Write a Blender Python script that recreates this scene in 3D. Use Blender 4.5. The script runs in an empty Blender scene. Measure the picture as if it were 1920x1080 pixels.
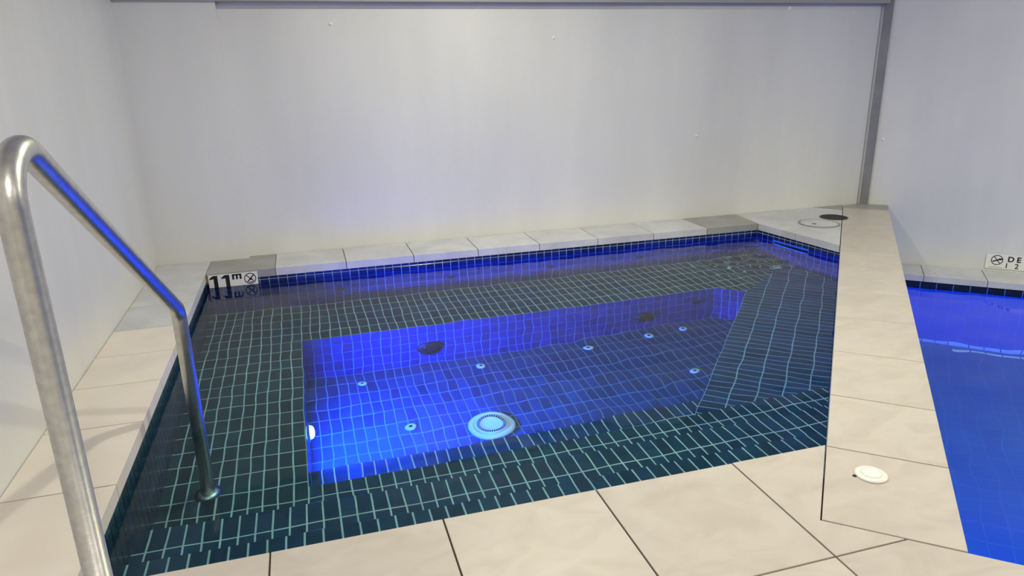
import bpy, bmesh, math, random
from mathutils import Vector, Matrix, noise

random.seed(7)
scene = bpy.context.scene
COL = scene.collection

# ------------------------------------------------------------------ camera
# world: x runs along the far wall, y towards it, z = 0 is the top of the spa deck
CAM_H = 1.21
F_PX, PITCH, ROLL, YAW = 1330.6, 17.480, 1.204, 16.113


def build_camera():
    p, r, y = (math.radians(a) for a in (PITCH, ROLL, YAW))
    fwd = Vector((math.sin(y) * math.cos(p), math.cos(y) * math.cos(p), -math.sin(p)))
    right = Vector((math.cos(y), -math.sin(y), 0))
    up = right.cross(fwd)
    R = right * math.cos(r) - up * math.sin(r)
    U = up * math.cos(r) + right * math.sin(r)
    cd = bpy.data.cameras.new('camera')
    cd.sensor_fit = 'HORIZONTAL'
    cd.sensor_width = 36.0
    cd.lens = F_PX * 36.0 / 1920.0
    cd.clip_start = 0.02
    o = bpy.data.objects.new('camera', cd)
    COL.objects.link(o)
    B = -fwd
    o.matrix_world = Matrix(((R.x, U.x, B.x, 0), (R.y, U.y, B.y, 0), (R.z, U.z, B.z, CAM_H), (0, 0, 0, 1)))
    scene.camera = o


build_camera()

# ------------------------------------------------------------------ world, exposure
w = bpy.data.worlds.new('world')
scene.world = w
w.use_nodes = True
w.node_tree.nodes['Background'].inputs['Color'].default_value = (0.5, 0.5, 0.52, 1)
w.node_tree.nodes['Background'].inputs['Strength'].default_value = 0.05
vs = scene.view_settings
vs.view_transform = 'Standard'
vs.look = 'None'
vs.exposure = 0.0
vs.gamma = 1.0
vs.use_curve_mapping = False
scene.cycles.use_denoising = True
scene.cycles.max_bounces = 10
scene.cycles.diffuse_bounces = 4
scene.cycles.transmission_bounces = 6
scene.cycles.glossy_bounces = 4
scene.cycles.use_adaptive_sampling = True
scene.cycles.adaptive_threshold = 0.02
scene.cycles.caustics_refractive = True
scene.cycles.caustics_reflective = True
scene.cycles.sample_clamp_indirect = 4.0
scene.cycles.blur_glossy = 0.6

CEIL_Z = 2.45
# ceiling downlights: x, y, watts, colour, radius of the lit disc
LAMPS = [
    (1.10, 3.40, 39.0, (1.0, 0.975, 0.71), 0.06),
    (1.80, 2.10, 29.0, (1.0, 0.97, 0.74), 0.06),
    (0.10, -0.50, 36.0, (1.0, 0.93, 0.79), 0.12),
    (2.60, -0.80, 22.0, (1.0, 0.92, 0.78), 0.12),
    (5.00, 1.60, 80.0, (1.0, 0.97, 0.63), 0.12),
]
SPA_LIGHT_W = 165.0
POOL_LIGHT_W = 48.0
BLUE = (0.0, 0.062, 1.0)

# ------------------------------------------------------------------ helpers
D2 = Vector((math.sin(math.radians(41.07)), math.cos(math.radians(41.07))))   # along the divider, away
N2 = Vector((D2.y, -D2.x))                                                    # across the divider, to the big pool


def dn(d, n, z=0.0):
    q = D2 * d + N2 * n
    return Vector((q.x, q.y, z))


def on_nv(nv, y):            # point with the given y on the line N2 . p = nv
    return Vector(((nv - N2.y * y) / N2.x, y))


def mesh_obj(name, verts, faces, mat, parent=None, smooth=False):
    me = bpy.data.meshes.new(name)
    me.from_pydata([tuple(v) for v in verts], [], faces)
    me.update()
    if mat:
        me.materials.append(mat)
    if smooth:
        for p in me.polygons:
            p.use_smooth = True
    o = bpy.data.objects.new(name, me)
    COL.objects.link(o)
    if parent:
        o.parent = parent
    return o


def bm_obj(name, bm, mat, parent=None, smooth=False):
    bmesh.ops.recalc_face_normals(bm, faces=bm.faces)
    me = bpy.data.meshes.new(name)
    bm.to_mesh(me)
    bm.free()
    if mat:
        me.materials.append(mat)
    if smooth:
        for p in me.polygons:
            p.use_smooth = True
    o = bpy.data.objects.new(name, me)
    COL.objects.link(o)
    if parent:
        o.parent = parent
    return o


def prism(name, poly, z0, z1, mat, parent=None, side=None):
    """solid block over a ccw plan polygon"""
    n = len(poly)
    v = [(p[0], p[1], z0) for p in poly] + [(p[0], p[1], z1) for p in poly]
    f = [tuple(range(n - 1, -1, -1)), tuple(range(n, 2 * n))]
    f += [(i, (i + 1) % n, n + (i + 1) % n, n + i) for i in range(n)]
    o = mesh_obj(name, v, f, mat, parent)
    if side:
        o.data.materials.append(side)
        for p in o.data.polygons[2:]:
            p.material_index = 1
    return o


def box(name, a, b, mat, parent=None):
    return prism(name, [(a[0], a[1]), (b[0], a[1]), (b[0], b[1]), (a[0], b[1])], a[2], b[2], mat, parent)


def tag(o, label=None, cat=None, group=None, kind=None):
    if label:
        o['label'] = label
    if cat:
        o['category'] = cat
    if group:
        o['group'] = group
    if kind:
        o['kind'] = kind
    return o


def empty(name, loc):
    o = bpy.data.objects.new(name, None)
    o.empty_display_size = 0.05
    o.location = loc
    COL.objects.link(o)
    return o


def clip(poly, edges):
    """Sutherland-Hodgman; edges: (point, inward normal)"""
    for p0, nrm in edges:
        out = []
        for i in range(len(poly)):
            a, b = poly[i], poly[(i + 1) % len(poly)]
            da, db = (a - p0).dot(nrm), (b - p0).dot(nrm)
            if da >= 0:
                out.append(a)
            if (da >= 0) != (db >= 0):
                out.append(a + (b - a) * (da / (da - db)))
        poly = out
        if len(poly) < 3:
            return []
    return poly


def area(poly):
    return abs(sum(a.x * b.y - b.x * a.y for a, b in zip(poly, poly[1:] + poly[:1]))) / 2


def poly_edges(poly, inset):
    poly = [Vector(p) for p in poly]
    c = sum(poly, Vector((0, 0))) / len(poly)
    es = []
    for a, b in zip(poly, poly[1:] + poly[:1]):
        d = (b - a).normalized()
        n = Vector((-d.y, d.x))
        if (c - a).dot(n) < 0:
            n = -n
        es.append((a + n * inset, n))
    return es


def slab_mesh(name, pts, t, mat, bev):
    """a tile: outline pts (2-d, about its own middle), top at 0, down to -t, softened top edge"""
    area2 = sum(a.x * b.y - b.x * a.y for a, b in zip(pts, pts[1:] + pts[:1]))
    if area2 < 0:
        pts = pts[::-1]
    n = len(pts)
    c = sum(pts, Vector((0, 0))) / n
    v = [(p.x, p.y, -t) for p in pts] + [(p.x, p.y, -bev) for p in pts]
    for p in pts:
        d = c - p
        q = p + d.normalized() * min(bev * 1.3, d.length * .3)
        v.append((q.x, q.y, 0))
    f = [tuple(range(2 * n, 3 * n))]
    for i in range(n):
        j = (i + 1) % n
        f += [(i, j, n + j, n + i), (n + i, n + j, 2 * n + j, 2 * n + i)]
    me = bpy.data.meshes.new(name)
    me.from_pydata(v, [], f)
    me.update()
    me.materials.append(mat)
    return me


_shared = {}


def lay_tiles(parent, name, mat, O, U, V, poly, pu, pv, u0, v0, grout=.0065, t=.006, bev=.0012, limit=300, us=None, vs_=None, edge=None):
    """lay pieces on the plane O + u U + v V inside a convex outline. us / vs_: explicit joint positions"""
    O, U, V = Vector(O), Vector(U).normalized(), Vector(V).normalized()
    W = U.cross(V)
    poly = [Vector(p) for p in poly]
    lo = Vector((min(p.x for p in poly), min(p.y for p in poly)))
    hi = Vector((max(p.x for p in poly), max(p.y for p in poly)))

    def joints(a, b, p, o, given):
        if given:
            return sorted(given)
        k0 = math.floor((a - o) / p + 1e-6)
        k1 = math.ceil((b - o) / p - 1e-6)
        return [o + p * k for k in range(k0, k1 + 1)]
    ju, jv = joints(lo.x, hi.x, pu, u0, us), joints(lo.y, hi.y, pv, v0, vs_)
    es = poly_edges(poly, grout / 2 if edge is None else edge)
    cells = []
    for a, b in zip(ju, ju[1:]):
        for c, d in zip(jv, jv[1:]):
            g = grout / 2
            r = [Vector((a + g, c + g)), Vector((b - g, c + g)), Vector((b - g, d - g)), Vector((a + g, d - g))]
            q = clip(r, es)
            q = [p for i, p in enumerate(q) if (p - q[i - 1]).length > 4e-4]
            if len(q) < 3 or area(q) < 4e-5:
                continue
            whole = abs(area(q) - area(r)) < 1e-9
            m = (r[0] + r[2]) / 2 if whole else sum(q, Vector((0, 0))) / len(q)
            P = O + U * m.x + V * m.y
            cells.append(((P - Vector((0, 0, CAM_H))).length, P, m, q, whole, (b - a, d - c)))
    cells.sort(key=lambda c: c[0])
    rot = Matrix((U, V, W)).transposed().to_4x4()
    rest_v, rest_f = [], []
    for k, (dist, P, m, q, whole, size) in enumerate(cells):
        if k >= limit:
            me = slab_mesh(name, [p - m for p in q], t, mat, bev)
            M = Matrix.Translation(P) @ rot
            base = len(rest_v)
            rest_v += [M @ v.co for v in me.vertices]
            rest_f += [tuple(base + i for i in p.vertices) for p in me.polygons]
            bpy.data.meshes.remove(me)
            continue
        key = (name, mat.name, round(size[0], 5), round(size[1], 5), round(t, 5), grout)
        if whole and key in _shared:
            me = _shared[key]
        else:
            me = slab_mesh(name, [p - m for p in q], t, mat, bev)
            if whole:
                _shared[key] = me
        o = bpy.data.objects.new(name, me)
        COL.objects.link(o)
        o.parent = parent
        o.matrix_local = Matrix.Translation(P - parent.location) @ rot
        o.cycles.is_caustics_receiver = True
    if rest_v:
        o = mesh_obj(name + '_field', rest_v, rest_f, mat, parent)
        o.cycles.is_caustics_receiver = True
        o['kind'] = 'stuff'


def lathe(name, prof, mat, parent, M=None, seg=28, smooth=True):
    """prof: (radius, height) along local z; M places it"""
    v, f = [], []
    for r, h in prof:
        for k in range(seg):
            a = 2 * math.pi * k / seg
            v.append(Vector((r * math.cos(a), r * math.sin(a), h)))
    for i in range(len(prof) - 1):
        for k in range(seg):
            j = (k + 1) % seg
            f.append((i * seg + k, i * seg + j, (i + 1) * seg + j, (i + 1) * seg + k))
    f.append(tuple(range(seg - 1, -1, -1)))
    n0 = (len(prof) - 1) * seg
    f.append(tuple(range(n0, n0 + seg)))
    if M is not None:
        v = [M @ p for p in v]
    o = mesh_obj(name, v, f, mat, parent)
    if smooth:
        for p in o.data.polygons:
            p.use_smooth = len(p.vertices) == 4
    return o


def facing(n):
    """rotation that turns local z to direction n"""
    return Vector((0, 0, 1)).rotation_difference(Vector(n)).to_matrix().to_4x4()


# ------------------------------------------------------------------ materials
def nodes_of(name):
    m = bpy.data.materials.new(name)
    m.use_nodes = True
    nt = m.node_tree
    return m, nt, nt.nodes['Principled BSDF']


def ramp(nt, stops):
    r = nt.nodes.new('ShaderNodeValToRGB')
    el = r.color_ramp.elements
    while len(el) < len(stops):
        el.new(0.5)
    for e, (p, c) in zip(el, stops):
        e.position = p
        e.color = (*c, 1)
    return r


def mat_plain(name, col, rough=.5, metal=0.0, spec=.5, emit=None, es=0):
    m, nt, b = nodes_of(name)
    b.inputs['Base Color'].default_value = (*col, 1)
    b.inputs['Roughness'].default_value = rough
    b.inputs['Metallic'].default_value = metal
    b.inputs['Specular IOR Level'].default_value = spec
    if emit:
        b.inputs['Emission Color'].default_value = (*emit, 1)
        b.inputs['Emission Strength'].default_value = es
    return m


def mat_noise(name, c0, c1, scale, rough=.5, detail=6, dist=0.0, bump=0.0, bscale=None, lo=.35, hi=.65, obj_random=0.0, spec=.5, stretch=(1, 1, 1), metal=0.0, world=True):
    m, nt, b = nodes_of(name)
    L = nt.links.new
    if world:
        geo = nt.nodes.new('ShaderNodeNewGeometry')
        src = geo.outputs['Position']
    else:
        tc = nt.nodes.new('ShaderNodeTexCoord')
        src = tc.outputs['Object']
    mp = nt.nodes.new('ShaderNodeMapping')
    mp.inputs['Scale'].default_value = stretch
    L(src, mp.inputs['Vector'])
    vec = mp.outputs['Vector']
    oi = nt.nodes.new('ShaderNodeObjectInfo')
    if obj_random:
        ad = nt.nodes.new('ShaderNodeVectorMath')
        ad.operation = 'ADD'
        sc = nt.nodes.new('ShaderNodeVectorMath')
        sc.operation = 'SCALE'
        sc.inputs[0].default_value = (17, 31, 11)
        L(oi.outputs['Random'], sc.inputs['Scale'])
        L(vec, ad.inputs[0])
        L(sc.outputs['Vector'], ad.inputs[1])
        vec = ad.outputs['Vector']
    n = nt.nodes.new('ShaderNodeTexNoise')
    n.inputs['Scale'].default_value = scale
    n.inputs['Detail'].default_value = detail
    n.inputs['Distortion'].default_value = dist
    L(vec, n.inputs['Vector'])
    r = ramp(nt, [(lo, c0), (hi, c1)])
    L(n.outputs['Fac'], r.inputs['Fac'])
    out = r.outputs['Color']
    if obj_random:
        mr = nt.nodes.new('ShaderNodeMapRange')
        mr.inputs['To Min'].default_value = 1 - obj_random
        mr.inputs['To Max'].default_value = 1 + obj_random
        L(oi.outputs['Random'], mr.inputs['Value'])
        mx = nt.nodes.new('ShaderNodeVectorMath')
        mx.operation = 'SCALE'
        L(out, mx.inputs[0])
        L(mr.outputs['Result'], mx.inputs['Scale'])
        out = mx.outputs['Vector']
    L(out, b.inputs['Base Color'])
    b.inputs['Roughness'].default_value = rough
    b.inputs['Specular IOR Level'].default_value = spec
    b.inputs['Metallic'].default_value = metal
    if bump:
        bn = nt.nodes.new('ShaderNodeTexNoise')
        bn.inputs['Scale'].default_value = bscale or scale * 4
        bn.inputs['Detail'].default_value = 5
        L(vec, bn.inputs['Vector'])
        bp = nt.nodes.new('ShaderNodeBump')
        bp.inputs['Strength'].default_value = bump
        bp.inputs['Distance'].default_value = .01
        L(bn.outputs['Fac'], bp.inputs['Height'])
        L(bp.outputs['Normal'], b.inputs['Normal'])
    return m


def add_streaks(m, lo, hi):
    """faint vertical runs in the paint"""
    nt = m.node_tree
    b = nt.nodes['Principled BSDF']
    L = nt.links.new
    geo = nt.nodes.new('ShaderNodeNewGeometry')
    mp = nt.nodes.new('ShaderNodeMapping')
    mp.inputs['Scale'].default_value = (2.6, 2.6, .3)
    L(geo.outputs['Position'], mp.inputs['Vector'])
    n = nt.nodes.new('ShaderNodeTexNoise')
    n.inputs['Scale'].default_value = 1.6
    n.inputs['Detail'].default_value = 7
    n.inputs['Roughness'].default_value = .65
    L(mp.outputs[0], n.inputs['Vector'])
    mr = nt.nodes.new('ShaderNodeMapRange')
    mr.inputs['From Min'].default_value = .3
    mr.inputs['From Max'].default_value = .7
    mr.inputs['To Min'].default_value = lo
    mr.inputs['To Max'].default_value = hi
    L(n.outputs['Fac'], mr.inputs['Value'])
    src = b.inputs['Base Color'].links[0].from_socket
    sc = nt.nodes.new('ShaderNodeVectorMath')
    sc.operation = 'SCALE'
    L(src, sc.inputs[0])
    L(mr.outputs[0], sc.inputs['Scale'])
    L(sc.outputs[0], b.inputs['Base Color'])


def mat_tilegrid(name, tile, grout, su, sv):
    """far or hidden tiled faces: grid from world position (u: horizontal, v: vertical)"""
    m, nt, b = nodes_of(name)
    L = nt.links.new
    geo = nt.nodes.new('ShaderNodeNewGeometry')
    sep = nt.nodes.new('ShaderNodeSeparateXYZ')
    L(geo.outputs['Position'], sep.inputs[0])
    d = nt.nodes.new('ShaderNodeVectorMath')
    d.operation = 'DOT_PRODUCT'
    d.inputs[1].default_value = (N2.x, N2.y, 0)
    L(geo.outputs['Position'], d.inputs[0])
    d2 = nt.nodes.new('ShaderNodeVectorMath')
    d2.operation = 'DOT_PRODUCT'
    d2.inputs[1].default_value = (D2.x, D2.y, -1)
    L(geo.outputs['Position'], d2.inputs[0])
    cb = nt.nodes.new('ShaderNodeCombineXYZ')
    L(d.outputs['Value'], cb.inputs[0])
    L(d2.outputs['Value'], cb.inputs[1])
    br = nt.nodes.new('ShaderNodeTexBrick')
    br.offset = 0
    br.inputs['Color1'].default_value = (*tile, 1)
    br.inputs['Color2'].default_value = (*[c * 1.05 for c in tile], 1)
    br.inputs['Mortar'].default_value = (*grout, 1)
    br.inputs['Scale'].default_value = 1
    br.inputs['Mortar Size'].default_value = .004
    br.inputs['Brick Width'].default_value = su
    br.inputs['Row Height'].default_value = sv
    L(cb.outputs[0], br.inputs['Vector'])
    L(br.outputs['Color'], b.inputs['Base Color'])
    b.inputs['Roughness'].default_value = .35
    return m


M_WALL = mat_noise('wall_paint', (.67, .67, .67), (.74, .74, .735), 1.4, rough=.38, bump=.12, bscale=7, stretch=(1, 1, .35))
M_WALL_R = mat_noise('wall_paint_cool', (.66, .665, .67), (.72, .725, .73), 1.2, rough=.42, bump=.06, bscale=6)
add_streaks(M_WALL, .972, 1.022)
add_streaks(M_WALL_R, .97, 1.03)
M_CEIL = mat_plain('ceiling_paint', (.75, .75, .74), .6)
M_TRIM = mat_noise('grey_trim_paint', (.20, .20, .21), (.25, .25, .26), 6, rough=.5)
M_STONE = mat_noise('beige_porcelain', (.515, .465, .42), (.585, .535, .49), 5.5, rough=.42, detail=12, dist=1.3, bump=.05, bscale=30, lo=.30, hi=.62, obj_random=.03, stretch=(1, 1.7, 1))
M_STONE_L = mat_noise('beige_porcelain_lit', (.76, .69, .625), (.81, .745, .68), 5, rough=.42, detail=10, dist=.5, bump=.05, bscale=30, obj_random=.03)  # beige stone with its colour raised to stand in for missing lamplight
M_COPE = mat_noise('pale_coping_stone', (.53, .535, .57), (.64, .65, .69), 4, rough=.45, detail=8, dist=.8, bump=.05, bscale=30, obj_random=.03)
M_COPE_D = mat_noise('grey_coping_stone', (.30, .30, .29), (.36, .36, .35), 5, rough=.45, detail=8, obj_random=.02)
M_JOINT = mat_plain('dark_joint', (.055, .042, .032), .8)
M_JOINT_L = mat_plain('grey_joint', (.11, .10, .09), .8)
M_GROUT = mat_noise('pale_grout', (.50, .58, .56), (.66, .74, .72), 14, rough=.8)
M_GROUT_B = mat_noise('blue_lit_grout', (.30, .44, .52), (.38, .54, .62), 14, rough=.8)  # blue lamplight through deep water is mixed into this grout colour
M_GROUT_F = mat_noise('dim_lit_grout', (.13, .25, .36), (.18, .31, .43), 14, rough=.8)  # darker again: light lost in the deep part is put into the colour
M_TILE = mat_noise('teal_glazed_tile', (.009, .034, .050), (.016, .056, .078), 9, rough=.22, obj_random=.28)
M_TILE_S = mat_noise('blue_lit_step_tile', (.007, .035, .072), (.012, .055, .108), 9, rough=.22, obj_random=.22)  # bluer than the bench tile; spilled blue lamplight is part of the colour
M_TILE_F = mat_noise('blue_lit_tile', (.006, .036, .105), (.010, .055, .155), 9, rough=.22, obj_random=.28)  # colour includes the blue lamplight scattered in the water
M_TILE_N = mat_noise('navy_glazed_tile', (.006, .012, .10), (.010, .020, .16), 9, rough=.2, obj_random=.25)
M_TILE_K = mat_noise('near_black_tile', (.005, .007, .018), (.009, .012, .028), 9, rough=.2, obj_random=.2)
M_TILE_P = mat_noise('pale_nosing_tile', (.80, .86, .86), (.86, .90, .90), 9, rough=.3)
M_POOL = mat_tilegrid('blue_pool_tile', (.030, .15, .46), (.05, .20, .52), .117, .117)
M_SPAHID = mat_tilegrid('teal_tile_face', (.014, .044, .052), (.45, .52, .5), .0565, .117)
M_STEEL = mat_noise('brushed_steel', (.56, .55, .53), (.66, .65, .62), 60, rough=.36, metal=1.0, bump=.03, bscale=220)
M_WHITE = mat_plain('white_plastic', (.80, .80, .78), .35)
M_BLACK = mat_plain('black_ink', (.008, .008, .009), .5)
M_DARKPL = mat_plain('dark_jet_plastic', (.010, .011, .014), .4)
M_SIGN = mat_plain('white_sign_plate', (.82, .82, .80), .3)
M_RUST = mat_noise('rust_stain', (.20, .10, .04), (.32, .18, .08), 60, rough=.8)


def mat_water(name):
    m = bpy.data.materials.new(name)
    m.use_nodes = True
    nt = m.node_tree
    nt.nodes.remove(nt.nodes['Principled BSDF'])
    rf = nt.nodes.new('ShaderNodeBsdfRefraction')
    rf.inputs['Roughness'].default_value = 0.0
    rf.inputs['IOR'].default_value = 1.333
    rf.inputs['Color'].default_value = (.70, .96, 1, 1)
    gl = nt.nodes.new('ShaderNodeBsdfGlossy')
    gl.inputs['Roughness'].default_value = 0.0
    gl.inputs['Color'].default_value = (1, 1, 1, 1)
    fr = nt.nodes.new('ShaderNodeFresnel')
    fr.inputs['IOR'].default_value = 1.21
    mx = nt.nodes.new('ShaderNodeMixShader')
    nt.links.new(fr.outputs[0], mx.inputs[0])
    nt.links.new(rf.outputs[0], mx.inputs[1])
    nt.links.new(gl.outputs[0], mx.inputs[2])
    nt.links.new(mx.outputs[0], nt.nodes['Material Output'].inputs['Surface'])
    return m


M_WATER = mat_water('clear_water')

# ------------------------------------------------------------------ the room
WALL_L, WALL_F, WALL_R = -0.977, 5.0, 6.78
ROOM_B, ROOM_E = -3.0, 9.0
SPA_DECK, POOL_DECK = 0.0, -0.5
cx = (WALL_R - D2.y * WALL_F) / D2.x                     # where the far wall meets the angled wall
corner_nv = N2.x * cx + N2.y * WALL_F

tag(box('wall_left', (WALL_L - .12, ROOM_B, -.3), (WALL_L, WALL_F + .12, CEIL_Z), M_WALL), kind='structure')
tag(box('wall_far', (WALL_L, WALL_F, -.3), (cx + .1, WALL_F + .12, CEIL_Z), M_WALL), kind='structure')
tag(box('wall_pilaster', (WALL_L, WALL_F - .055, -.04), (-.41, WALL_F, 1.612), M_WALL), kind='structure')
wr0, wr1 = dn(WALL_R, corner_nv), dn(WALL_R, 6.2)
wo = D2 * .12
tag(prism('wall_right', [wr0.xy, wr1.xy, wr1.xy + wo, wr0.xy + wo][::1], -2.1, CEIL_Z, M_WALL_R), kind='structure')
tag(box('wall_back', (WALL_L, ROOM_B - .12, -.3), (ROOM_E, ROOM_B, CEIL_Z), M_WALL), kind='structure')
tag(box('wall_end', (ROOM_E, ROOM_B, -2.1), (ROOM_E + .12, 2.2, CEIL_Z), M_WALL_R), kind='structure')
tag(box('ceiling', (WALL_L - .12, ROOM_B - .12, CEIL_Z), (ROOM_E + .12, WALL_F + .12, CEIL_Z + .1), M_CEIL), kind='structure')
tag(box('trim_1', (WALL_L, WALL_F - .075, 1.612), (cx, WALL_F, 1.80), mat_plain('soffit_grey', (.36, .36, .37), .6)), kind='structure')
# dark corner strip
a, b_ = dn(WALL_R - .03, corner_nv + .012), dn(WALL_R - .03, corner_nv + .078)
tag(prism('trim_2', [a.xy, b_.xy, b_.xy + D2 * .03, a.xy + D2 * .03], -.0, CEIL_Z, M_TRIM), kind='structure')

# ------------------------------------------------------------------ spa plan
LIP = .012
SX, SYF, SYN, SNV = -.651 - LIP, 4.62 + LIP, 1.696 - LIP, .055 + LIP       # tile faces of the spa
SH0, SH1 = Vector((3.318 + LIP, SYF)), on_nv(SNV, 3.85)                       # short wall ends
SH1 = Vector((SH1.x, 3.85))
Z_FLOOR, Z_BENCH, Z_WATER = -1.2, -.655, -.09
WX, WY, WNV = -.113, 4.04, -.485                                              # edges of the deep part
TU, TV = .0565, .117                                                          # tile pitch
REC = .0022                                                                   # joints lie this far back

C1 = Vector((WX + 48 * TU, WY))
C2 = C1 + N2 * (WNV - (N2.x * C1.x + N2.y * C1.y))
Y1, Y2, Y3, Y4 = 2.025, 2.325, 2.60, 2.93                                      # nosings of the steps
Z1, Z2, Z3, Z4 = -.27, -.455, Z_BENCH, -.93


def rx(y, nv=SNV):
    return on_nv(nv, y).x


X, Y, Z = Vector((1, 0, 0)), Vector((0, 1, 0)), Vector((0, 0, 1))
BOT = -1.3

# floor of the deep part
fl_poly = [(WX, Y4), (rx(Y4, WNV), Y4), tuple(C2), tuple(C1), (WX, WY)]
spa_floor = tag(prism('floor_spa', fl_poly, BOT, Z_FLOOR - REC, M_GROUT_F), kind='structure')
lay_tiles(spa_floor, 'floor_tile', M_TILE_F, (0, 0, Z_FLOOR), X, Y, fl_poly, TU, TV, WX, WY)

# benches
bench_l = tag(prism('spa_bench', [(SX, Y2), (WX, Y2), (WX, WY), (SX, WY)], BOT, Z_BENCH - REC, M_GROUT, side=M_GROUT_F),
              'teal tiled underwater bench beside the handrail foot', 'bench')
lay_tiles(bench_l, 'bench_tile', M_TILE, (0, 0, Z_BENCH), X, Y, [(SX, Y2), (WX, Y2), (WX, WY), (SX, WY)], TU, TV, WX, WY, edge=.0004)
lay_tiles(bench_l, 'riser_tile', M_TILE, (WX + REC, 0, 0), Y, Z, [(Y3, Z_FLOOR), (WY, Z_FLOOR), (WY, Z_BENCH), (Y3, Z_BENCH)], TU, TV, WY, Z_BENCH, t=.004)

fb1 = [(SX, WY), (C1.x, WY), (C1.x, SYF), (SX, SYF)]
BX = tuple(SH0 + (SH1 - SH0) * .4)
fb2 = [(C1.x, WY), tuple(C2), BX, tuple(SH0), (C1.x, SYF)]
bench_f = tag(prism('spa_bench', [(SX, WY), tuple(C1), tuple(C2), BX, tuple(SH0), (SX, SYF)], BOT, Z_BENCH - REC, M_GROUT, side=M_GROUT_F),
              'long teal tiled underwater bench along the far wall of the spa', 'bench')
lay_tiles(bench_f, 'bench_tile', M_TILE, (0, 0, Z_BENCH), X, Y, fb1, TU, TV, WX, WY, limit=262, edge=.0004)
lay_tiles(bench_f, 'bench_tile', M_TILE, (0, 0, Z_BENCH), X, Y, fb2, TU, TV, WX, WY, limit=60, edge=.0004)
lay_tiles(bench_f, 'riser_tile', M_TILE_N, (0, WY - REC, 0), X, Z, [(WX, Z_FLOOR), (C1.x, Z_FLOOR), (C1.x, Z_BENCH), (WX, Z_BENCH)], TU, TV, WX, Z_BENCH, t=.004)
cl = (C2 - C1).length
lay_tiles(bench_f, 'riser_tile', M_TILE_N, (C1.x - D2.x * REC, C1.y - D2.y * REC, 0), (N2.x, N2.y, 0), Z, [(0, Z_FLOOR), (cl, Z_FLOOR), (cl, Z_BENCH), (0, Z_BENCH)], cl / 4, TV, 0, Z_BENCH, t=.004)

rb = [(rx(Y3, WNV), Y3), (rx(Y3), Y3), tuple(SH1), BX, tuple(C2)]
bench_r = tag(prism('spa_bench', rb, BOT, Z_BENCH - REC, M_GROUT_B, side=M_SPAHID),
              'blue-lit tiled underwater bench running along the dividing wall', 'bench')
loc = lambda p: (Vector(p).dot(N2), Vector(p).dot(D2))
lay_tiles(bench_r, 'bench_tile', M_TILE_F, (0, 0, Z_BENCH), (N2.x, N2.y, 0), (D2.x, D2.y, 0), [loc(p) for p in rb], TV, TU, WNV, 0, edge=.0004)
# steps at the near side
STEPS = [
    (SYN + .002, Y1, Z1, SX + .002, SNV - .002, 'top teal tiled entry step just under the paving edge'),
    (Y1, Y2, Z2, SX, SNV, 'second teal tiled entry step down from the paving'),
    (Y2, Y3, Z3, WX, SNV, 'third tiled entry step, level with the benches'),
    (Y3 + .001, Y4 - .001, Z4, WX + .002, WNV - .002, 'lowest blue-lit entry step above the spa floor'),
]
for y0, y1, z, x0, nv, lab in STEPS:
    pl = [(x0, y0), (rx(y0, nv), y0), (rx(y1, nv), y1), (x0, y1)]
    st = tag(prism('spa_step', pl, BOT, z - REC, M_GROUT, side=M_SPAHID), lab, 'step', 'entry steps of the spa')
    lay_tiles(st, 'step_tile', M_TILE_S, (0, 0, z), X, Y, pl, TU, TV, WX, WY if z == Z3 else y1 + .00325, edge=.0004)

# tiled walls of the spa
zt = -.05


def spa_wall(name, p0, p1, back, zb, mat, phase=0.0, inner=1):
    """vertical tiled face from p0 to p1 (seen from the water p0 is at u=0); back: 2-d direction into the ground"""
    p0, p1, back = Vector(p0), Vector(p1), Vector(back)
    L = (p1 - p0).length
    U = (p1 - p0).normalized()
    q0, q1 = p0 + back * REC, p1 + back * REC
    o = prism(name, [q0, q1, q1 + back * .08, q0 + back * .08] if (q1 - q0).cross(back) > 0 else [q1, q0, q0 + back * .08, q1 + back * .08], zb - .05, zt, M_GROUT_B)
    tag(o, kind='structure')
    lay_tiles(o, 'wall_tile', mat, (p0.x, p0.y, 0), (U.x, U.y, 0), Z, [(0, zb), (L, zb), (L, zt), (0, zt)], TU, TV, phase, zb, t=.004, grout=.0045)
    return o


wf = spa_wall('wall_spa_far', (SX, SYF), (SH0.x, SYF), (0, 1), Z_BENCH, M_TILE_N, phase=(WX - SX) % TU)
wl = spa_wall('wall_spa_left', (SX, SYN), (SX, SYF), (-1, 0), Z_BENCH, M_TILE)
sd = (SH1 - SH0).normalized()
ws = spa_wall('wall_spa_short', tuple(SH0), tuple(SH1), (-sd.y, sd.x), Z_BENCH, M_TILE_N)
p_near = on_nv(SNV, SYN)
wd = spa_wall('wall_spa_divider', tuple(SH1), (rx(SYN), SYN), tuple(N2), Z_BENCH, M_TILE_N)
tag(box('wall_spa_near', (SX, SYN - .08, -1.3), (rx(SYN), SYN, zt), M_SPAHID), kind='structure')


# ------------------------------------------------------------------ deck paving
DECK_T = .022
PX0, PXP = .274, .4615          # joints across
PY0, PYP = 1.696, .468          # joints in depth
DIV_D0, DIV_N0, DIV_N1 = 1.861, .055, .405
e0 = dn(DIV_D0, DIV_N0)
e1 = dn(DIV_D0, 6.2)
deck = [(WALL_L, ROOM_B), (ROOM_E, ROOM_B), (ROOM_E, -1.9), tuple(e1.xy), tuple(e0.xy), tuple(on_nv(DIV_N0, PY0)), (WALL_L, PY0)]
dk = bmesh.new()
bv = [dk.verts.new((p[0], p[1], z)) for z in (-.16, -.005) for p in deck]
nn = len(deck)
dk.faces.new(bv[nn:])
dk.faces.new(bv[:nn][::-1])
for i in range(nn):
    dk.faces.new((bv[i], bv[(i + 1) % nn], bv[nn + (i + 1) % nn], bv[nn + i]))
floor = tag(bm_obj('floor', dk, M_JOINT), kind='structure')
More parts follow.
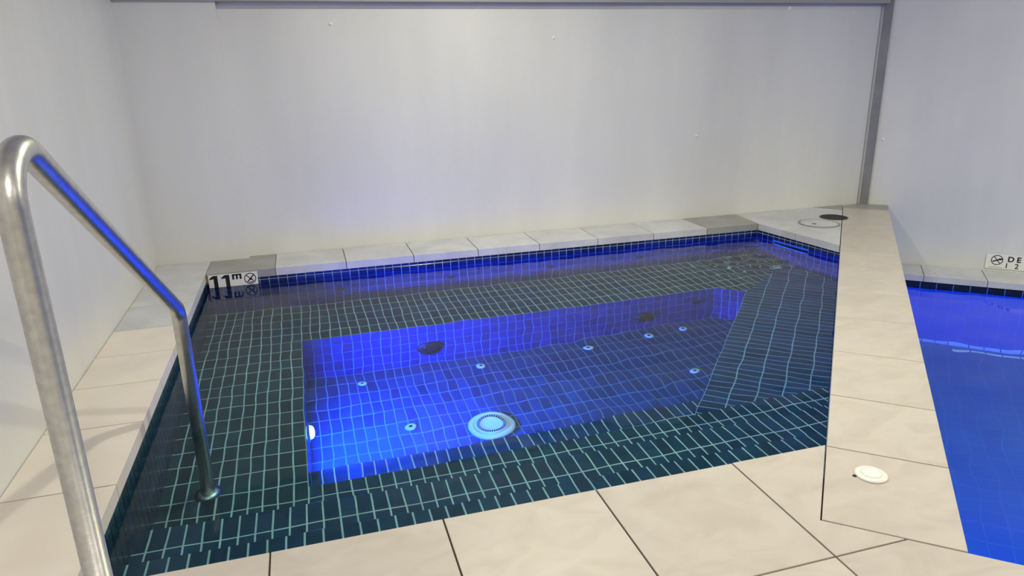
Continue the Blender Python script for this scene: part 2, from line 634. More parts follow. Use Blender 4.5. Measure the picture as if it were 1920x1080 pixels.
jx = [PX0 + PXP * k for k in range(-2, 20)]
jy = [PY0 - PYP * k for k in range(0, 11)]
# split at the joint next to the divider corner so that every piece is convex
xs = PX0 + PXP * 2          # 1.197, the joint left of the divider's corner
A1 = [(WALL_L, -2.99), (xs, -2.99), (xs, PY0), (WALL_L, PY0)]
lay_tiles(floor, 'paving_tile', M_STONE, (0, 0, 0), X, Y, A1, 0, 0, 0, 0, grout=.005, t=DECK_T, bev=.0012, us=[WALL_L] + [x for x in jx if WALL_L + .1 < x <= xs + .01], vs_=jy, edge=.0005)


def cell_piece(pts):
    pts = [Vector(p) for p in pts]
    m = sum(pts, Vector((0, 0))) / len(pts)
    me = slab_mesh('paving_tile', [p - m for p in pts], DECK_T, M_STONE, .0012)
    o = bpy.data.objects.new('paving_tile', me)
    COL.objects.link(o)
    o.parent = floor
    o.location = (m.x, m.y, 0)


g = .0025
dend = lambda nv, off=0: (D2 * (DIV_D0 - off) + N2 * nv)
yj = PY0 - PYP                                   # 1.228: joint behind the first row
# tile that the divider cuts: first row, right of xs
xr = lambda y: on_nv(DIV_N0 - g, y).x
kx = (DIV_D0 - .004 - D2.y * (yj + g)) / D2.x      # where the row joint meets the divider's end line
e_c = dend(DIV_N0, .004)
cell_piece([(xs + g, yj + g), (kx, yj + g), (e_c.x - .002, e_c.y), (xr(PY0), PY0), (xs + g, PY0)])
# rows behind, cut by the pool's edge line
line_p, line_n = dend(0, .004), -D2
for r in range(1, 11):
    ya, yb = PY0 - PYP * (r + 1) + g, PY0 - PYP * r - g
    if ya < ROOM_B:
        break
    x0 = xs
    while x0 < ROOM_E - .1:
        x1 = min(x0 + PXP, ROOM_E)
        q = clip([Vector((x0 + g, ya)), Vector((x1 - g, ya)), Vector((x1 - g, yb)), Vector((x0 + g, yb))], [(line_p, line_n)])
        if len(q) >= 3 and area(q) > 2e-4:
            cell_piece(q)
        x0 += PXP


# ------------------------------------------------------------------ copings (blocks with a lip over the water)
def coping(label, poly, bed_inset, base_z=0.0, mat_joint=M_JOINT_L, name='pool_coping'):
    """bed under the stones; poly is the plan of the whole run"""
    es = poly_edges(poly, bed_inset)
    q = clip([Vector(p) for p in poly], es)
    return tag(prism(name, [tuple(p) for p in q], base_z - .049, base_z - .003, mat_joint), label, 'coping')


def stone(parent, pts, mat, z=0.0, t=.05, gap=.0026, bev=.0012, label=None):
    pts = [Vector(p) for p in pts]
    q = clip(pts, poly_edges(pts, gap))
    m = sum(q, Vector((0, 0))) / len(q)
    me = slab_mesh('coping_stone', [p - m for p in q], t, mat, bev)
    o = bpy.data.objects.new('coping_stone', me)
    COL.objects.link(o)
    o.parent = parent
    o.location = (m.x, m.y, z)
    if label:
        o['label'] = label
    return o


CE, CF = -.651, 4.62          # coping edges over the water, left and far
PIL = WALL_F - .055
cop_l = coping('beige stone coping between the white wall and the handrail', [(WALL_L, PY0), (CE, PY0), (CE, PIL), (WALL_L, PIL)], .02)
ys = [PY0, 2.18, 2.61, 2.99, 3.33, 3.68, 4.06, 4.42, PIL]
for y0, y1 in zip(ys, ys[1:]):
    stone(cop_l, [(WALL_L, y0), (CE, y0), (CE, y1), (WALL_L, y1)], M_STONE_L if y0 < 3.5 else M_COPE)  # far stones greyer, standing in for cooler light beyond the warm lamp
xs_f = [CE, -.238] + [-.238 + .4455 * k for k in range(1, 9)]
cop_f = coping('pale stone coping along the foot of the far wall', [(CE, CF), (xs_f[-1], CF), (xs_f[-1], WALL_F), (CE, WALL_F)], .02)
for i, (x0, x1) in enumerate(zip(xs_f, xs_f[1:])):
    dark = i in (0, len(xs_f) - 2)
    x1b = x1 + .04 if i == len(xs_f) - 2 else x1
    yb = PIL if i == 0 else WALL_F
    if i == 0:
        stone(cop_f, [(x0, CF), (x1, CF), (x1, PIL), (x0, PIL)], M_COPE_D, gap=.001, label='darker grey replacement stone')
        stone(cop_f, [(-.41, PIL), (x1, PIL), (x1, WALL_F), (-.41, WALL_F)], M_COPE_D, gap=.0002, label='darker grey replacement stone')
    else:
        stone(cop_f, [(x0, CF), (x1, CF), (x1b, yb), (x0, yb)], M_COPE_D if dark else M_COPE, label='darker grey replacement stone' if dark else None)
# platform at the short side of the spa, up to the corner
xE = xs_f[-1]
S0, S1 = Vector((xE, CF)), on_nv(DIV_N0, 3.845)
div_end = on_nv(DIV_N0, WALL_F)
SM = S0 + (S1 - S0) * .48
sdir = (S1 - S0).normalized()
sn = Vector((-sdir.y, sdir.x))
tq = (DIV_N0 - SM.dot(N2)) / sn.dot(N2)
SR = SM + sn * tq
plat = [tuple(S0), tuple(S1), tuple(div_end), (xE + .04, WALL_F)]
cop_s = coping('wide pale stone coping with the round skimmer lid in the corner', plat, .02)
stone(cop_s, [tuple(SM), tuple(S1), tuple(SR)], M_COPE)
stone(cop_s, [tuple(S0), tuple(SM), tuple(SR), tuple(div_end - D2 * .25), (4.12, WALL_F), (xE + .04, WALL_F)], M_COPE)
stone(cop_s, [(4.12, WALL_F), tuple(div_end - D2 * .25), tuple(div_end)], M_COPE_D)

# dividing wall between spa and pool
DIV_E = 6.53
dv = prism('dividing_wall', [dn(DIV_D0, SNV + .085).xy, dn(DIV_D0, DIV_N1 - LIP).xy, dn(WALL_R, DIV_N1 - LIP).xy, dn(WALL_R, SNV + .085).xy], -2.05, -.0505, M_POOL)
tag(dv, kind='structure')
ds = [DIV_D0, 2.29, 2.70, 3.165, 3.64, 4.09, 4.55, 5.01, 5.45, 5.90, DIV_E]
cop_d = tag(prism('divider_coping', [dn(DIV_D0 + .02, DIV_N0 + .02).xy, dn(DIV_D0 + .02, DIV_N1 - .02).xy, dn(DIV_E, DIV_N1 - .02).xy, dn(DIV_E, DIV_N0 + .02).xy], -.049, -.003, M_JOINT_L),
            'beige stone top of the dividing wall between spa and pool', 'coping')
for d0, d1 in zip(ds, ds[1:]):
    stone(cop_d, [dn(d0, DIV_N0).xy, dn(d0, DIV_N1).xy, dn(d1, DIV_N1).xy, dn(d1, DIV_N0).xy], M_STONE)
nend = max(DIV_N0, corner_nv + .02)
stone(cop_d, [dn(DIV_E, DIV_N0).xy, dn(DIV_E, DIV_N1).xy, dn(WALL_R, DIV_N1).xy, dn(WALL_R, nend).xy, dn(WALL_R - .13, DIV_N0).xy], M_COPE_D, label='grey end strip against the wall')

# ------------------------------------------------------------------ the lower pool
PW = -.59
PD, PF = 6.43, 6.43 + LIP
PFLOOR = -1.97
PN1 = 6.0
tag(prism('wall_pool_far', [dn(PF, DIV_N1 - LIP).xy, dn(PF, PN1).xy, dn(PF + .3, PN1).xy, dn(PF + .3, DIV_N1 - LIP).xy], -2.05, POOL_DECK - .05, M_POOL), kind='structure')
pw = bpy.data.objects['wall_pool_far']
lay_tiles(pw, 'wall_tile', M_TILE_K, dn(PF - .001, 0, 0), (N2.x, N2.y, 0), Z, [(DIV_N1 - LIP, -.67), (3.0, -.67), (3.0, POOL_DECK - .05), (DIV_N1 - LIP, POOL_DECK - .05)], TV, .12, DIV_N1 + .06, POOL_DECK - .05, t=.004)
lay_tiles(pw, 'nosing_tile', M_TILE_P, dn(PF - .004, 0, 0), (N2.x, N2.y, 0), Z, [(DIV_N1 - LIP, PFLOOR), (3.0, PFLOOR), (3.0, PFLOOR + .075), (DIV_N1 - LIP, PFLOOR + .075)], TV, .075, DIV_N1, PFLOOR, t=.006, grout=.008)
pf = tag(prism('floor_pool', [dn(DIV_D0 - .1, DIV_N1 - LIP).xy, dn(DIV_D0 - .1, PN1).xy, dn(PF, PN1).xy, dn(PF, DIV_N1 - LIP).xy], -2.15, PFLOOR, M_POOL), kind='structure')
lay_tiles(pf, 'nosing_tile', M_TILE_P, (0, 0, PFLOOR + .003), (N2.x, N2.y, 0), (D2.x, D2.y, 0), [(1.0, PF - .10), (3.0, PF - .10), (3.0, PF - .055), (1.0, PF - .055)], TV, .05, DIV_N1, PF - .055 - .05, t=.005, grout=.008)
tag(prism('wall_pool_near', [dn(DIV_D0 - .1, DIV_N1 - LIP).xy, dn(DIV_D0 - .1, PN1).xy, dn(DIV_D0 + .01, PN1).xy, dn(DIV_D0 + .01, DIV_N1 - LIP).xy], -2.05, -.165, M_POOL), kind='structure')
tag(prism('wall_pool_end', [dn(DIV_D0, PN1).xy, dn(DIV_D0, PN1 + .1).xy, dn(WALL_R, PN1 + .1).xy, dn(WALL_R, PN1).xy], -2.05, CEIL_Z, M_POOL), kind='structure')
cp = [dn(PD, DIV_N1).xy, dn(PD, PN1).xy, dn(WALL_R, PN1).xy, dn(WALL_R, DIV_N1).xy]
cop_p = tag(prism('pool_coping', [tuple(p) for p in clip(cp, poly_edges(cp, .004))], POOL_DECK - .049, POOL_DECK - .003, M_JOINT_L),
            'lower pale stone coping under the depth sign beside the blue pool', 'coping')
nj = [DIV_N1, .716] + [.716 + .443 * k for k in range(1, 12)]
for n0, n1 in zip(nj, nj[1:]):
    stone(cop_p, [dn(PD, n0).xy, dn(PD, n1).xy, dn(WALL_R, n1).xy, dn(WALL_R, n0).xy], M_COPE, z=POOL_DECK)


# ------------------------------------------------------------------ water
def water(name, poly, z, step, waves, bumps=(), cuts=None):
    poly = [Vector(p) for p in poly]
    x0, x1 = min(p.x for p in poly), max(p.x for p in poly)
    y0, y1 = min(p.y for p in poly), max(p.y for p in poly)
    nx, ny = int((x1 - x0) / step) + 1, int((y1 - y0) / step) + 1
    bm = bmesh.new()
    gv = [[bm.verts.new((x0 + (x1 - x0) * i / nx, y0 + (y1 - y0) * j / ny, 0)) for i in range(nx + 1)] for j in range(ny + 1)]
    for j in range(ny):
        for i in range(nx):
            bm.faces.new((gv[j][i], gv[j][i + 1], gv[j + 1][i + 1], gv[j + 1][i]))
    for p0, nrm in poly_edges(poly, 0):
        bmesh.ops.bisect_plane(bm, geom=bm.verts[:] + bm.edges[:] + bm.faces[:], plane_co=(p0.x, p0.y, 0), plane_no=(-nrm.x, -nrm.y, 0), clear_outer=True)
    for v in bm.verts:
        h = 0
        for (kx, ky, ph, am) in waves:
            h += am * math.sin(kx * v.co.x + ky * v.co.y + ph)
        for (bx, by, r, am, k) in bumps:
            d = math.hypot(v.co.x - bx, v.co.y - by)
            h += am * math.exp(-(d / r) ** 2) * math.sin(k * d)
        v.co.z = z + h
    o = bm_obj(name, bm, M_WATER, smooth=True)
    if o.data.polygons[0].normal.z < 0:
        o.data.flip_normals()
    o.cycles.is_caustics_caster = True
    return tag(o, kind='structure')


def wave_set(n, lmin, lmax, slope, seed):
    r = random.Random(seed)
    out = []
    for _ in range(n):
        lam = lmin * (lmax / lmin) ** r.random()
        k = 2 * math.pi / lam
        a = r.random() * 2 * math.pi
        out.append((k * math.cos(a), k * math.sin(a), r.random() * 6.28, slope / k / math.sqrt(n / 2)))
    return out


spa_plan = [(SX, SYN), (rx(SYN), SYN), tuple(SH1), tuple(SH0), (SX, SYF)]
water('spa_water', spa_plan, Z_WATER, .02, wave_set(14, .14, .6, .011, 3), [(3.0, 4.12, .45, .0016, 42), (2.75, 4.1, .30, .0012, 60)])
pool_plan = [dn(DIV_D0, DIV_N1 - LIP).xy, dn(DIV_D0, PN1).xy, dn(PF, PN1).xy, dn(PF, DIV_N1 - LIP).xy]
water('pool_water', pool_plan, PW, .035, wave_set(14, .16, .7, .022, 5))


# ------------------------------------------------------------------ lamps
def area_light(name, loc, direction, watts, col, size, parent=None, caustic=True, spread=180):
    ld = bpy.data.lights.new(name, 'AREA')
    ld.shape = 'DISK'
    ld.size = size
    ld.energy = watts
    ld.color = col
    ld.spread = math.radians(spread)
    ld.cycles.is_caustics_light = caustic
    o = bpy.data.objects.new(name, ld)
    COL.objects.link(o)
    o.location = loc
    o.rotation_mode = 'QUATERNION'
    o.rotation_quaternion = Vector((0, 0, -1)).rotation_difference(Vector(direction))
    if parent:
        o.parent = parent
        o.matrix_parent_inverse = parent.matrix_basis.inverted()
    return o


for i, (lx, ly, wt, lc, lr) in enumerate(LAMPS):
    lab = ['round white ceiling downlight above the middle of the spa', 'round white ceiling downlight above the spa steps', 'warm round ceiling downlight behind the spa paving',
           'warm round ceiling downlight behind the dividing wall', 'cool round ceiling downlight above the blue pool'][i]
    e = tag(empty('ceiling_downlight', (lx, ly, CEIL_Z)), lab, 'downlight', 'ceiling downlights')
    ml = mat_plain('downlight_lens', (.9, .9, .9), .4, emit=lc, es=6)
    T = Matrix.Translation((0, 0, 0))
    lathe('trim_ring', [(lr + .03, 0), (lr + .03, -.012), (lr + .004, -.016), (lr + .004, 0)], M_WHITE, e)
    lathe('lens', [(lr, 0), (lr, -.006), (lr * .5, -.008)], ml, e)
    area_light('lamp', (lx, ly, CEIL_Z - .02), (0, 0, -1), wt, lc, lr * 2, e)

# blue lamp in the riser of the bench by the handrail
LY, LZ = 3.20, -.875
e = tag(empty('spa_light', (WX, LY, LZ)), 'glowing blue-white underwater lamp in the bench riser', 'light')
RX = facing((1, 0, 0))
lathe('bezel', [(.062, 0), (.062, .008), (.050, .014), (.044, .014)], M_WHITE, e, RX)
lathe('lens', [(.042, .002), (.041, .014), (.035, .026), (.020, .034), (.006, .036)], mat_plain('blue_lamp_lens', (.1, .2, .4), .3, emit=(.22, .62, 1.0), es=22), e, RX)
area_light('lamp', (WX + .039, LY, LZ), (1, 0, -.12), SPA_LIGHT_W, BLUE, .06, e, caustic=False)
# blue lamps of the lower pool
for k_, lab, P, n in [(1.0, 'blue underwater lamp under the pool edge beside the dividing wall', dn(DIV_D0 + .01, 1.0, -1.15), (D2.x, D2.y, 0)),
                  (1.0, 'blue underwater lamp under the pool edge away from the dividing wall', dn(DIV_D0 + .01, 3.0, -1.15), (D2.x, D2.y, 0))]:
    e = tag(empty('pool_light', P), lab, 'light', 'pool lamps')
    Rn = facing(n)
    lathe('bezel', [(.11, 0), (.11, .01), (.095, .018), (.088, .018)], M_WHITE, e, Rn)
    lathe('lens', [(.086, .002), (.08, .016), (.05, .026)], mat_plain('pool_lamp_lens', (.1, .2, .4), .3, emit=(.1, .4, 1.0), es=8), e, Rn)
    area_light('lamp', P + Vector(n) * .04, n, POOL_LIGHT_W * k_, BLUE, .14, e, caustic=False, spread=120)

# ------------------------------------------------------------------ handrail
RXX, RY0, RY1 = -.485, 1.395, 2.661
RAD = .0254


def fillet(pts, radii):
    out = [Vector(pts[0])]
    for i in range(1, len(pts) - 1):
        a, p, b = Vector(pts[i - 1]), Vector(pts[i]), Vector(pts[i + 1])
        u, v = (a - p).normalized(), (b - p).normalized()
        ang = u.angle(v)
        r = radii[i - 1]
        tl = r / math.tan(ang / 2)
        c = p + (u + v).normalized() * (r / math.sin(ang / 2))
        s, e_ = p + u * tl - c, p + v * tl - c
        tot = s.angle(e_)
        ax = s.cross(e_).normalized()
        n = 16
        for k in range(n + 1):
            out.append(c + Matrix.Rotation(tot * k / n, 3, ax) @ s)
    out.append(Vector(pts[-1]))
    return out


def tube(name, path, rad, mat, parent, seg=28):
    v, f = [], []
    for i, p in enumerate(path):
        t = (path[min(i + 1, len(path) - 1)] - path[max(i - 1, 0)]).normalized()
        side = Vector((1, 0, 0))
        up = t.cross(side).normalized()
        for k in range(seg):
            a = 2 * math.pi * k / seg
            v.append(p + side * math.cos(a) * rad + up * math.sin(a) * rad)
    for i in range(len(path) - 1):
        for k in range(seg):
            j = (k + 1) % seg
            f.append((i * seg + k, i * seg + j, (i + 1) * seg + j, (i + 1) * seg + k))
    f.append(tuple(range(seg)))
    f.append(tuple(range((len(path) - 1) * seg, len(path) * seg)))
    return mesh_obj(name, v, f, mat, parent, smooth=True)


rail = tag(empty('handrail', (RXX, RY0, 0)), 'brushed steel handrail sloping from the deck down into the spa', 'handrail')
slope = -.60
zc0 = .54 + slope * (RY0 - 2.42)
zc1 = .54 + slope * (RY1 - 2.42)
pth = fillet([(0, 0, 0), (0, 0, zc0), (0, RY1 - RY0, zc1), (0, RY1 - RY0, Z_BENCH)], [.095, .075])
tube('rail_tube', pth, RAD, M_STEEL, rail)
for nm, y, z in (('deck_flange', 0, 0), ('foot_flange', RY1 - RY0, Z_BENCH)):
    lathe(nm, [(.05, 0), (.05, .006), (.034, .014), (RAD + .001, .016)], M_STEEL, rail, Matrix.Translation((0, y, z)))


# ------------------------------------------------------------------ signs
def plate(name, O, U, V, w_, h, t, mat, parent, r=.0):
    """thin plate; O lower-left corner, U right, V up"""
    W = Vector(U).cross(Vector(V))
    O, U, V = Vector(O), Vector(U), Vector(V)
    v = [O, O + U * w_, O + U * w_ + V * h, O + V * h]
    v = v + [p + W * t for p in v]
    return mesh_obj(name, v, [(3, 2, 1, 0), (4, 5, 6, 7), (0, 1, 5, 4), (1, 2, 6, 5), (2, 3, 7, 6), (3, 0, 4, 7)], mat, parent)


def shape(name, polys, O, U, V, t, parent, mat=None):
    """flat black marks: list of convex or simple outlines in plate units"""
    O, U, V = Vector(O), Vector(U), Vector(V)
    W = U.cross(V)
    v, f = [], []
    for pl in polys:
        b0 = len(v)
        n = len(pl)
        for q in pl:
            v.append(O + U * q[0] + V * q[1])
        for q in pl:
            v.append(O + U * q[0] + V * q[1] + W * t)
        f.append(tuple(b0 + n + i for i in range(n)))
        f += [(b0 + i, b0 + (i + 1) % n, b0 + n + (i + 1) % n, b0 + n + i) for i in range(n)]
    return mesh_obj(name, v, f, mat or M_BLACK, parent)


def ring(cx_, cy_, r0, r1, n=32):
    out = []
    for k in range(n):
        a, b = 2 * math.pi * k / n, 2 * math.pi * (k + 1) / n
        out.append([(cx_ + r0 * math.cos(a), cy_ + r0 * math.sin(a)), (cx_ + r1 * math.cos(a), cy_ + r1 * math.sin(a)),
                    (cx_ + r1 * math.cos(b), cy_ + r1 * math.sin(b)), (cx_ + r0 * math.cos(b), cy_ + r0 * math.sin(b))])
    return out


def bar(x0, y0, x1, y1, w_):
    d = Vector((x1 - x0, y1 - y0)).normalized()
    n = Vector((-d.y, d.x)) * w_ / 2
    return [(x0 - n.x, y0 - n.y), (x1 - n.x, y1 - n.y), (x1 + n.x, y1 + n.y), (x0 + n.x, y0 + n.y)]


# depth marker at the water line of the spa: 300 mm wide, runs just under the water
SGX, SGZ0, SGZ1, SGY = -.640, -.093, -.008, CF - .0035
sg = tag(empty('depth_sign', (SGX, SGY, SGZ0)), 'white depth marker reading 11 m at the water line of the spa', 'sign')
plate('sign_plate', (0, 0, 0), X, Z, .292, SGZ1 - SGZ0, .003, M_SIGN, sg)
hs = SGZ1 - SGZ0


def one(x):
    s = .024
    return [[(x + s, 0.0005), (x + s * 2, 0.0005), (x + s * 2, hs - .006), (x + s, hs - .006)], [(x, hs - .030), (x + s, hs - .026), (x + s, hs - .006), (x + s * .75, hs - .008), (x, hs - .022)]]


marks = one(.006) + one(.076)
shape('numeral', marks[:2], (0, -.003, 0), X, Z, .0006, sg)
shape('numeral', marks[2:], (0, -.003, 0), X, Z, .0006, sg)
mx, my = .140, hs - .040
shape('letter', [bar(mx + .006, my, mx + .006, my + .034, .012), bar(mx + .028, my, mx + .028, my + .030, .011), bar(mx + .050, my, mx + .050, my + .028, .012), bar(mx, my + .030, mx + .056, my + .030, .009)],
      (0, -.003, 0), X, Z, .0006, sg)
cxs, cys = .246, hs - .042
shape('pictogram', ring(cxs, cys, .031, .036) + [bar(cxs - .022, cys + .022, cxs + .022, cys - .020, .005), bar(cxs - .018, cys - .022, cxs + .024, cys + .024, .007), bar(cxs - .006, cys - .004, cxs + .012, cys - .006, .010),
                                                bar(cxs - .010, cys - .026, cxs + .016, cys - .023, .005)], (0, -.003, 0), X, Z, .0006, sg)
plate('rust_edge', (-.012, .0, .034), X, Z, .012, .05, .002, M_RUST, sg)

# depth sign on the angled wall
UN, UZ = Vector((N2.x, N2.y, 0)), Z
so = dn(WALL_R - .004, 1.175, -.478)
s2 = tag(empty('depth_sign', so), 'white depth sign on the grey wall above the blue pool', 'sign')
# slightly slanted plate, corners a little rounded
def rrect(w_, h, r, n=5):
    pts = []
    for cx_, cy_, a0 in ((w_ - r, r, -90), (w_ - r, h - r, 0), (r, h - r, 90), (r, r, 180)):
        for k in range(n + 1):
            a = math.radians(a0 + 90 * k / n)
            pts.append((cx_ + r * math.cos(a), cy_ + r * math.sin(a)))
    return pts


shape('sign_plate', [rrect(.42, .126, .012)], (0, 0, 0), UN, UZ, .003, s2, M_SIGN)


def glyphs(name, txt, x, y, h, parent, bold=.0):
    cu = bpy.data.curves.new(name, 'FONT')
    cu.body = txt
    cu.size = h / .72
    cu.offset = bold
    cu.extrude = .0004
    to = bpy.data.objects.new(name + '_src', cu)
    COL.objects.link(to)
    dg = bpy.context.evaluated_depsgraph_get()
    me = bpy.data.meshes.new_from_object(to.evaluated_get(dg))
    bpy.data.objects.remove(to)
    bpy.data.curves.remove(cu)
    me.materials.clear()
    me.materials.append(M_BLACK)
    W = UN.cross(UZ)
    M = Matrix((UN, UZ, W)).transposed().to_4x4()
    for v in me.vertices:
        v.co = M @ (v.co + Vector((x, y, .0036)))
    o = bpy.data.objects.new(name, me)
    COL.objects.link(o)
    o.parent = parent
    return o


glyphs('letter', 'D', .150, .066, .044, s2, .0018)
glyphs('letter', 'E', .212, .066, .044, s2, .0018)
glyphs('numeral', '1', .135, .012, .042, s2, .0008)
glyphs('numeral', '2', .205, .012, .042, s2, .0008)
pc = (.078, .074)
shape('pictogram', ring(*pc, .036, .042) + [bar(pc[0] - .03, pc[1] - .014, pc[0] + .032, pc[1] + .012, .010), bar(pc[0] - .022, pc[1] + .028, pc[0] + .024, pc[1] - .028, .006), bar(pc[0] + .01, pc[1] + .006, pc[0] + .034, pc[1] + .010, .014)],
      UN.cross(UZ) * .003, UN, UZ, .0006, s2)
shape('caption_line', [bar(.030, .013, .125, .011, .004)], UN.cross(UZ) * .003, UN, UZ, .0004, s2, mat_plain('grey_ink', (.30, .30, .30), .6))


# ------------------------------------------------------------------ fittings under water
def jet(name, label, P, n, r, cat, group, ring_mat=M_DARKPL):
    e = tag(empty(name, P), label, cat, group)
    R = facing(n)
    lathe('rim', [(r, 0), (r, .006), (r * .86, .012), (r * .62, .012), (r * .58, .002)], ring_mat, e, R)
    lathe('nozzle', [(r * .46, .0), (r * .46, .009), (r * .30, .014), (r * .12, .010)], M_DARKPL, e, R)
    return e


for i, x in enumerate((.158, .905, 1.624, 2.332)):
    nm = ['first from the depth marker', 'second from the depth marker', 'third from the depth marker', 'fourth from the depth marker'][i]
    jet('spa_jet', 'small dark jet high on the far spa wall, ' + nm, (x, SYF - .002, -.40), (0, -1, 0), .030, 'jet', 'jets in the far spa wall')
for lab, x, z, r in (('large dark round suction grille in the bright blue riser', .635, -.985, .082), ('dark round grille near the far end of the blue riser', 2.068, -.997, .068)):
    e = tag(empty('suction_grille', (x, WY - .003, z)), lab, 'grille', 'grilles in the bench riser')
    R = facing((0, -1, 0))
    lathe('rim', [(r, 0), (r * .98, .008), (r * .80, .022), (r * .74, .020)], M_DARKPL, e, R)
    lathe('dome', [(r * .74, .012), (r * .70, .024), (r * .45, .032), (r * .1, .034)], M_DARKPL, e, R)
    for k in range(-3, 4):
        zz = k * r * .18
        hw = math.sqrt(max((r * .68) ** 2 - zz * zz, 1e-6))
        box('slat', (-hw, -.040, zz - r * .03), (hw, -.030, zz + r * .03), M_DARKPL, e)
jet('spa_jet', 'small dark jet beside the blue end panel of the riser', (2.472, WY - .002, -.878), (0, -1, 0), .034, 'jet', 'jets in the bench riser')
jet('spa_jet', 'dark jet low in the riser next to the glowing lamp', (WX + .002, 2.95, -1.07), (1, 0, 0), .034, 'jet', 'jets in the bench riser')
for lab, d in (('dark jet on the dividing wall, farther from the paving', 4.62), ('dark jet on the dividing wall, closer to the paving', 3.92)):
    P = dn(d, SNV - .002, -.38)
    jet('spa_jet', lab, P, (-N2.x, -N2.y, 0), .034, 'jet', 'jets in the dividing wall')

NOZ = [((680, 720), (.204, 3.905), 'under the first wall jet'), ((898, 688), (.905, 3.90), 'under the second wall jet'), ((1103, 652), (1.630, 3.915), 'under the third wall jet'),
       ((1217, 628), (2.075, 3.945), 'below the smaller riser grille'), ((1281, 618), (2.322, 3.94), 'closest to the blue end panel'), ((1305, 697), (2.108, 3.41), 'beside the bench of the dividing wall'), ((770, 801), (.405, 3.39), 'between the lamp and the main drain')]
for _, (x, y), where in NOZ:
    e = tag(empty('air_nozzle', (x, y, Z_FLOOR)), 'small white air nozzle on the spa floor, ' + where, 'nozzle', 'air nozzles in the spa floor')
    lathe('cap', [(.030, 0), (.030, .004), (.022, .009), (.013, .009)], M_WHITE, e, seg=20)
    lathe('hole', [(.010, .004), (.010, .0095), (.006, .0096)], M_DARKPL, e, seg=14)

# main drain
dr = tag(empty('main_drain', (.818, 3.274, Z_FLOOR)), 'large white domed drain cover with a ring of slots on the spa floor', 'drain')
lathe('flange', [(.128, 0), (.128, .006), (.120, .012), (.098, .016), (.096, .013)], M_WHITE, dr, seg=48)
lathe('dome', [(.094, .004), (.094, .016), (.086, .022), (.060, .024), (.056, .022), (.02, .024)], M_WHITE, dr, seg=48)
for k in range(36):
    a = 2 * math.pi * k / 36
    T = Matrix.Rotation(a, 4, 'Z')
    v = [T @ Vector(p) for p in ((.062, -.0030, .0236), (.080, -.0036, .0226), (.080, .0036, .0226), (.062, .0030, .0236), (.062, -.0030, .0256), (.080, -.0036, .0246), (.080, .0036, .0246), (.062, .0030, .0256))]
    mesh_obj('slot', v, [(3, 2, 1, 0), (4, 5, 6, 7), (0, 1, 5, 4), (1, 2, 6, 5), (2, 3, 7, 6), (3, 0, 4, 7)], M_DARKPL, dr)

# skimmer mouth in the short wall
sk_mid = SH0 + (SH1 - SH0) * .44
sn2 = Vector((sd.y, -sd.x))
if sn2.x > 0:
    sn2 = -sn2
sk = tag(empty('skimmer_mouth', (sk_mid.x, sk_mid.y, -.17)), 'pale skimmer faceplate in the short spa wall below the lid', 'skimmer')
us_ = Vector((sd.x, sd.y, 0))
ns_ = Vector((sn2.x, sn2.y, 0))


def obox(name, c, hu, hz, t, mat, parent):
    c = Vector(c)
    v = []
    for w_ in (0, t):
        for a_, b2 in ((-hu, -hz), (hu, -hz), (hu, hz), (-hu, hz)):
            v.append(c + us_ * a_ + Z * b2 + ns_ * w_)
    return mesh_obj(name, v, [(3, 2, 1, 0), (4, 5, 6, 7), (0, 1, 5, 4), (1, 2, 6, 5), (2, 3, 7, 6), (3, 0, 4, 7)], mat, parent)


obox('faceplate', (0, 0, .045), .17, .022, .006, M_WHITE, sk)
obox('faceplate', (0, 0, -.055), .17, .012, .006, M_WHITE, sk)
obox('weir_flap', (0, 0, -.01), .16, .032, .003, M_DARKPL, sk)

# ------------------------------------------------------------------ small things on the stone
lid = tag(empty('skimmer_cover', (3.745, 4.455, 0)), 'round pale skimmer lid set in the corner coping', 'lid')
lathe('rim', [(.150, .0005), (.150, .005), (.138, .007), (.136, .004)], mat_plain('lid_rim', (.30, .29, .28), .5), lid, seg=40)
lathe('cover', [(.134, .0008), (.134, .006), (.130, .007), (.02, .007)], M_COPE, lid, seg=40)
lathe('finger_hole', [(.016, .0072), (.016, .0078), (.012, .0079)], M_DARKPL, lid, Matrix.Translation((-.06, -.02, 0)), seg=16)
fd = tag(empty('floor_drain', (4.00, 4.60, 0)), 'dark round drain grate between the skimmer lid and the dividing wall', 'drain')
lathe('rim', [(.105, .0005), (.105, .004), (.096, .006), (.094, .004)], mat_plain('dark_steel', (.06, .058, .052), .45, .6), fd, seg=36)
lathe('grate', [(.093, .0008), (.093, .004), (.05, .005)], mat_plain('grate_dark', (.045, .043, .038), .6), fd, seg=36)
for k in range(-3, 4):
    yy = k * .024
    hw = math.sqrt(.088 ** 2 - yy * yy)
    box('bar', (-hw, yy - .004, .0052), (hw, yy + .004, .0075), bpy.data.materials['dark_steel'], fd)
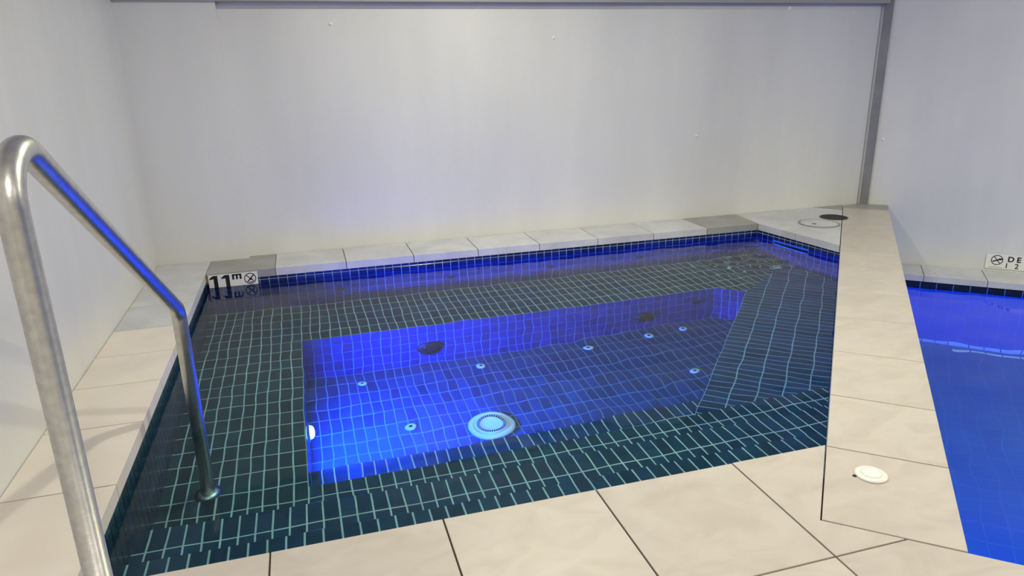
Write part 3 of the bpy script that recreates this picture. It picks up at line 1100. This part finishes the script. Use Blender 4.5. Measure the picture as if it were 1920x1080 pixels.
pb = tag(empty('button', (1.555, 1.503, 0)), 'round white cap set in the first stone of the dividing wall', 'cap')
lathe('flange', [(.047, .0003), (.047, .004), (.043, .007), (.034, .008)], M_WHITE, pb, seg=40)
lathe('dome', [(.030, .0075), (.029, .010), (.022, .012), (.006, .0125)], mat_plain('white_cap', (.86, .87, .87), .25), pb, seg=32)
lathe('gap', [(.006, .0003), (.006, .002), (.003, .0022)], M_DARKPL, pb, Matrix.Translation((-.050, .012, 0)), seg=12)

# bright glints on the walls, shaped as small white caps
DOT = mat_plain('white_glint', (.95, .95, .95), .10, spec=1.0)
for lab, x, z, r in (('small white fixing above the handrail side of the far wall', .266, 1.482, .009), ('small white fixing high in the middle of the far wall', 1.788, 1.383, .009),
                     ('oblong white fixing just under the trim of the far wall', 3.709, 1.581, .016), ('lone white fixing halfway up the far wall', 2.964, .649, .008),
                     ('small white fixing under the trim next to the dark corner strip', 4.31, 1.546, .008)):
    e = tag(empty('wall_glint', (x, WALL_F, z)), lab, 'glint', 'glints on the walls')
    R = facing((0, -1, 0))
    lathe('cap', [(r, 0), (r, .004), (r * .7, .009), (r * .2, .010)], DOT, e, R, seg=16)
    lathe('glint_rim', [(r * 1.35, 0), (r * 1.35, .0015), (r * 1.2, .002)], M_WHITE, e, R, seg=16)
P = dn(WALL_R, .300, .549)
e = tag(empty('wall_glint', P), 'small white fixing on the angled wall beside the corner strip', 'glint', 'glints on the walls')
R = facing((-D2.x, -D2.y, 0))
lathe('cap', [(.010, 0), (.010, .004), (.007, .009), (.002, .010)], DOT, e, R, seg=16)
lathe('glint_rim', [(.014, 0), (.014, .0015), (.012, .002)], M_WHITE, e, R, seg=16)

for o in bpy.data.objects:
    if o.type == 'MESH' and o.name.split('.')[0] in ('floor_spa', 'spa_bench', 'spa_step', 'wall_spa_far', 'wall_spa_left', 'wall_spa_short', 'wall_spa_divider', 'floor_pool', 'wall_pool_far', 'dividing_wall', 'rail_tube', 'foot_flange', 'dome', 'flange', 'cap'):
        o.cycles.is_caustics_receiver = True
